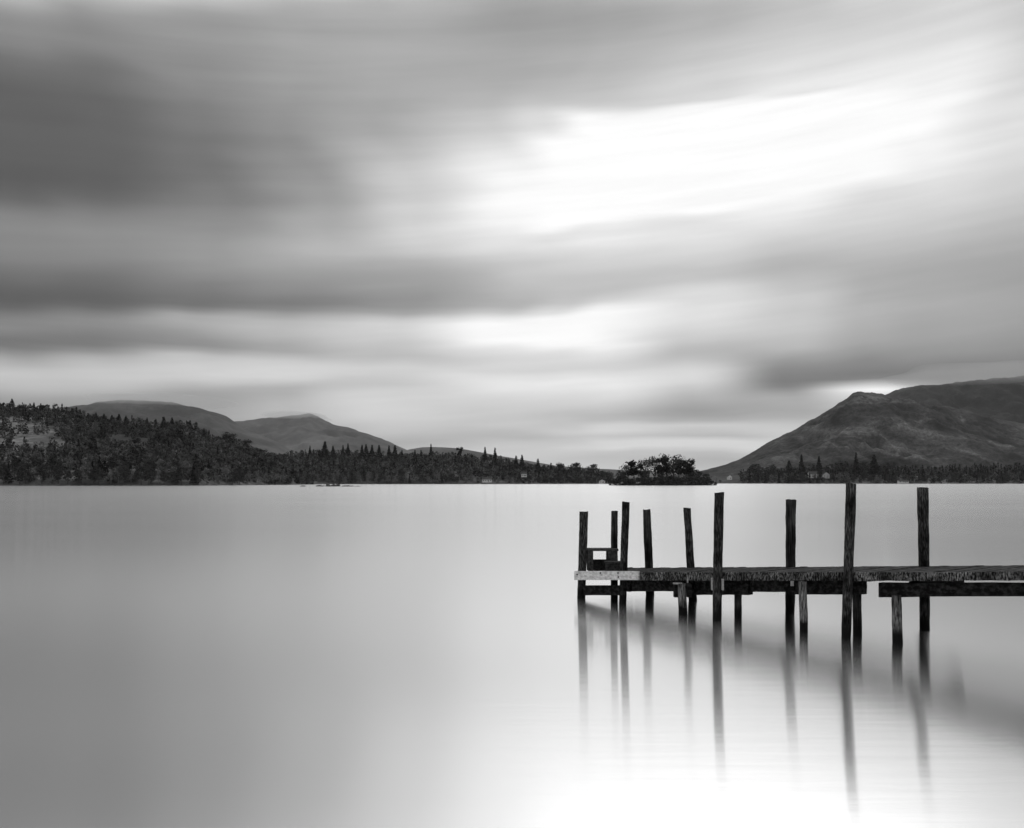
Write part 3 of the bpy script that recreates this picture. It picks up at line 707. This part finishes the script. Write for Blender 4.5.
# cross beams (caps) at the bents
def cross(s, o0, o1, top, bot, w=.14):
    bm = bmesh.new(); slab(bm, s, s+w, o0, o1, lambda q: bot, lambda q: top); rough(bm, 6, .008); part('cross_beam', bm, M['beam'])
sE = s_at(884,-.15)
c_top = (583-HOR)/F
bm = bmesh.new(); slab(bm, s_at(881,.1), SEND, .02, .16, lambda q: H-(597-2.2*min(q-7.05,1.2)-HOR)/F*YQ(q,.02), lambda q: H-c_top*YQ(q,.02)); rough(bm, 12, .008); part('beam', bm, M['beam'])
cross(sE+.25, .17, WD+.1, dh(sE)-.13, dh(sE)-.27)
for p_ in (846, 718, 623):
    sc_ = s_at(p_,0); cross(sc_+.14, .24, WD+.2, dh(sc_)-.046, dh(sc_)-.15)
# low ledger boards near the water at the lake end
cz = lambda y0, o: (lambda q: H-(y0-HOR)/F*YQ(q,o))
bm = bmesh.new(); slab(bm, s_at(584,.03), s_at(624,.03), .0, .06, cz(595.2,.03), cz(585.3,.03)); rough(bm, 3, .008); part('ledger_board', bm, M['beam'])
# posts
def post(pxt, yt, pxb, off, wt, wb, m, label=None, square=False, bot=-.7, dy=0):
    """pxt,yt: head; pxb: where it meets the water; off: offset across the jetty"""
    pb, sb = at(pxb, off); Yb = pb.y
    zt = H-(yt-HOR)/F*Yb
    top = Vector(((pxt-512)/F*Yb, Yb+dy, zt)); low = Vector((pb.x, pb.y, 0))
    ax = (top-low); L = ax.length; ax.normalize(); start = low-ax*abs(bot)
    rt, rb = wt/2*Yb/F, wb/2*Yb/F
    bm = bmesh.new(); n = 14; K = 26; prev = None; sd = pxt*.37
    a = Vector((1,0,0)); a = (a-ax*a.dot(ax)).normalized(); b = ax.cross(a)
    tot = L+abs(bot); tilt = random.uniform(-.13,.13)
    for k in range(K+1):
        t = k/K; c = start+ax*(tot*t); r = rb+(rt-rb)*t
        ring = []
        for i in range(n):
            th = i/n*math.tau+.3
            # rounded-square section, worn
            sq = 1/max(abs(math.cos(th)), abs(math.sin(th)))**.45 if not square else 1/max(abs(math.cos(th)), abs(math.sin(th)))**.85
            rr = r*sq*.94*(1+.11*noise.fractal(Vector((math.cos(th)*1.3, math.sin(th)*1.3, c.z*2.2+sd)), 1, 2, 4))
            p = c+(a*math.cos(th)+b*math.sin(th))*rr
            if k == K: p += ax*(tilt*rr*math.cos(th)+random.uniform(-.008,.008))
            ring.append(bm.verts.new(p))
        if prev:
            for i in range(n): bm.faces.new((prev[i], prev[(i+1)%n], ring[(i+1)%n], ring[i]))
        else: bm.faces.new(ring[::-1])
        prev = ring
    ctr = bm.verts.new(start+ax*(tot-.012))
    for i in range(n): bm.faces.new((prev[i], prev[(i+1)%n], ctr))
    o = part('post', bm, m, True)
    if label: o['label'] = label
    return o
PO, PP, PD = M['post'], M['pale_post'], M['dark_post']
post(583.8,511.5,581.4,.10,9.2,8.6,PO)
post(614.4,511,614.2,.85,7.0,7.6,PD)
post(626,502,622.5,.10,8.0,7.6,PO)
post(646.8,509.5,650,WD-.08,8.0,9.5,PD)
post(687,508,693,WD-.08,7.6,9,PO)
post(719.2,492.5,717,-.17,10,9,PO,'tallest post of the left half, in front of the edge board')
post(791,499.5,790,WD-.08,10.2,8.8,PD)
post(851.2,483.5,846,-.16,10,8.6,PO,'tallest of all the posts, in front of the edge board')
post(922.6,487.5,925,WD-.02,10.6,9.2,PO)
# stub posts below deck level
post(682,583.5,683,-.14,9,9,PP,'worn pale stub post strapped under the edge board')
post(738,584,738,.30,7.6,7.6,PD)
post(802.6,581.5,804,-.12,8,8,PP)
post(856.5,584,857.5,.27,8.8,8.4,PD)
post(896.6,595,897.5,.02,9.6,9.4,PP)
for s_ in (9.6, 12.0):
    p = pt(s_, -.16, 0); px = 512+F*p.x/p.y; post(px+1, 455 if s_ < 11 else 440, px, -.16, 11, 11, PO)
    p = pt(s_, WD-.05, 0); px = 512+F*p.x/p.y; post(px+1, 440 if s_ < 11 else 425, px, WD-.05, 11, 11, PO)
# brackets and straps
def chunk(name, px, off, y0, y1, wpx, dep, m):
    p, s = at(px, off); Y = p.y; zt, zb = H-(y0-HOR)/F*Y, H-(y1-HOR)/F*Y; hw_ = wpx/2*Y/F
    bm = bmesh.new(); box(bm, p.x-hw_, p.x+hw_, p.y-dep/2, p.y+dep/2, zb, zt)
    bmesh.ops.bevel(bm, geom=bm.edges[:], offset=min(hw_,dep/2)*.25, segments=1); part(name, bm, m)
chunk('bracket', 676.5, -.14, 583, 597, 5, .16, M['beam'])
chunk('bracket', 689, -.12, 584, 597, 4, .14, M['beam'])
chunk('strap', 677.5, -.235, 582.6, 584.2, 9, .02, M['metal'])
chunk('strap', 712.2, -.19, 578, 590, 1.4, .10, M['metal'])
chunk('strap', 722.6, -.19, 579, 590, 1.4, .10, M['metal'])
chunk('strap', 792.2, -.09, 581, 586, 3.0, .02, M['metal'])
chunk('strap', 687.6, -.09, 577, 583, 1.3, .02, M['metal'])

# boarding step with two levels at the lake end
st_o = .55; pS, sS = at(602, st_o); zb = dh(sS)+.004
ST = empty('boarding_step', (pS.x, pS.y, zb)); tag(ST, 'dark two-level timber boarding step at the lake end of the jetty', 'step')
u = pS.y/F
def sb(name, xa, xb, ya, yb, za, zb_, m=None):
    bm = bmesh.new(); box(bm, xa*u, xb*u, ya, yb, za*u, zb_*u); bmesh.ops.bevel(bm, geom=bm.edges[:], offset=.006, segments=1)
    return obj(name, from_bm(name, bm), m or M['step'], ST)
sb('top_board', -15, 15.5, -.20, .22, 20.5, 22.5)
for xa, xb in ((-14.5,-9.5),(5,9.5)):
    sb('leg', xa, xb, -.19, -.10, 0, 20.4); sb('leg', xa, xb, .12, .21, 0, 20.4)
sb('side_panel', 9.6, 14.5, -.17, .19, 11, 20.4)
sb('tread', 1, 18, -.50, -.205, 9.3, 11)
sb('leg', 1.5, 4, -.49, -.42, 0, 9.2); sb('leg', 15, 17.5, -.49, -.42, 0, 9.2)
sb('back_panel', -9.4, 4.9, .13, .16, 0, 11)
sb('riser', 4.2, 14.8, -.46, -.43, 0, 9.1)

# ------------------------------------------------------------------ haze: the damp air over the lake
bm = bmesh.new(); box(bm, -7500, 7500, -500, 9000, -1, 1150)
hz = obj('haze', from_bm('haze', bm)); tag(hz, kind='stuff')
hm = bpy.data.materials.new('haze_air'); hm.use_nodes = True; t = hm.node_tree; t.nodes.clear()
pv = N(t, 'ShaderNodeVolumePrincipled'); pv.inputs['Color'].default_value = (.9,.9,.9,1); pv.inputs['Density'].default_value = 1.8e-5; pv.inputs['Anisotropy'].default_value = .2
ho = N(t, 'ShaderNodeOutputMaterial'); t.links.new(pv.outputs[0], ho.inputs['Volume'])
hz.data.materials.append(hm)

# cloud sitting on the hill tops: thin patches of mist inside the air
def mist(px, yc, Y, rx, ry, rz, dens):
    bm = bmesh.new(); bmesh.ops.create_icosphere(bm, subdivisions=4, radius=1)
    for v in bm.verts:
        q = 1+.18*noise.noise(v.co*1.8+Vector((px,0,0))); v.co = Vector((v.co.x*rx*q, v.co.y*ry*q, v.co.z*rz*q))
    m = bpy.data.materials.new('mist'); m.use_nodes = True; t = m.node_tree; t.nodes.clear()
    p = N(t, 'ShaderNodeVolumePrincipled'); p.inputs['Color'].default_value = (.95,.95,.95,1); p.inputs['Density'].default_value = dens
    o_ = N(t, 'ShaderNodeOutputMaterial'); t.links.new(p.outputs[0], o_.inputs['Volume'])
    o = obj('hill_mist', from_bm('hill_mist', bm, True), m, None, ((px-512)/F*Y, Y, H+(HOR-yc)/F*Y))
    tag(o, 'thin patch of low cloud resting on a distant hill top', 'mist', None, 'stuff')
mist(165, 402, 4600, 330, 420, 26, .0022)
mist(297, 417, 6000, 210, 420, 26, .0022)
mist(985, 376, 5100, 520, 500, 60, .0010)
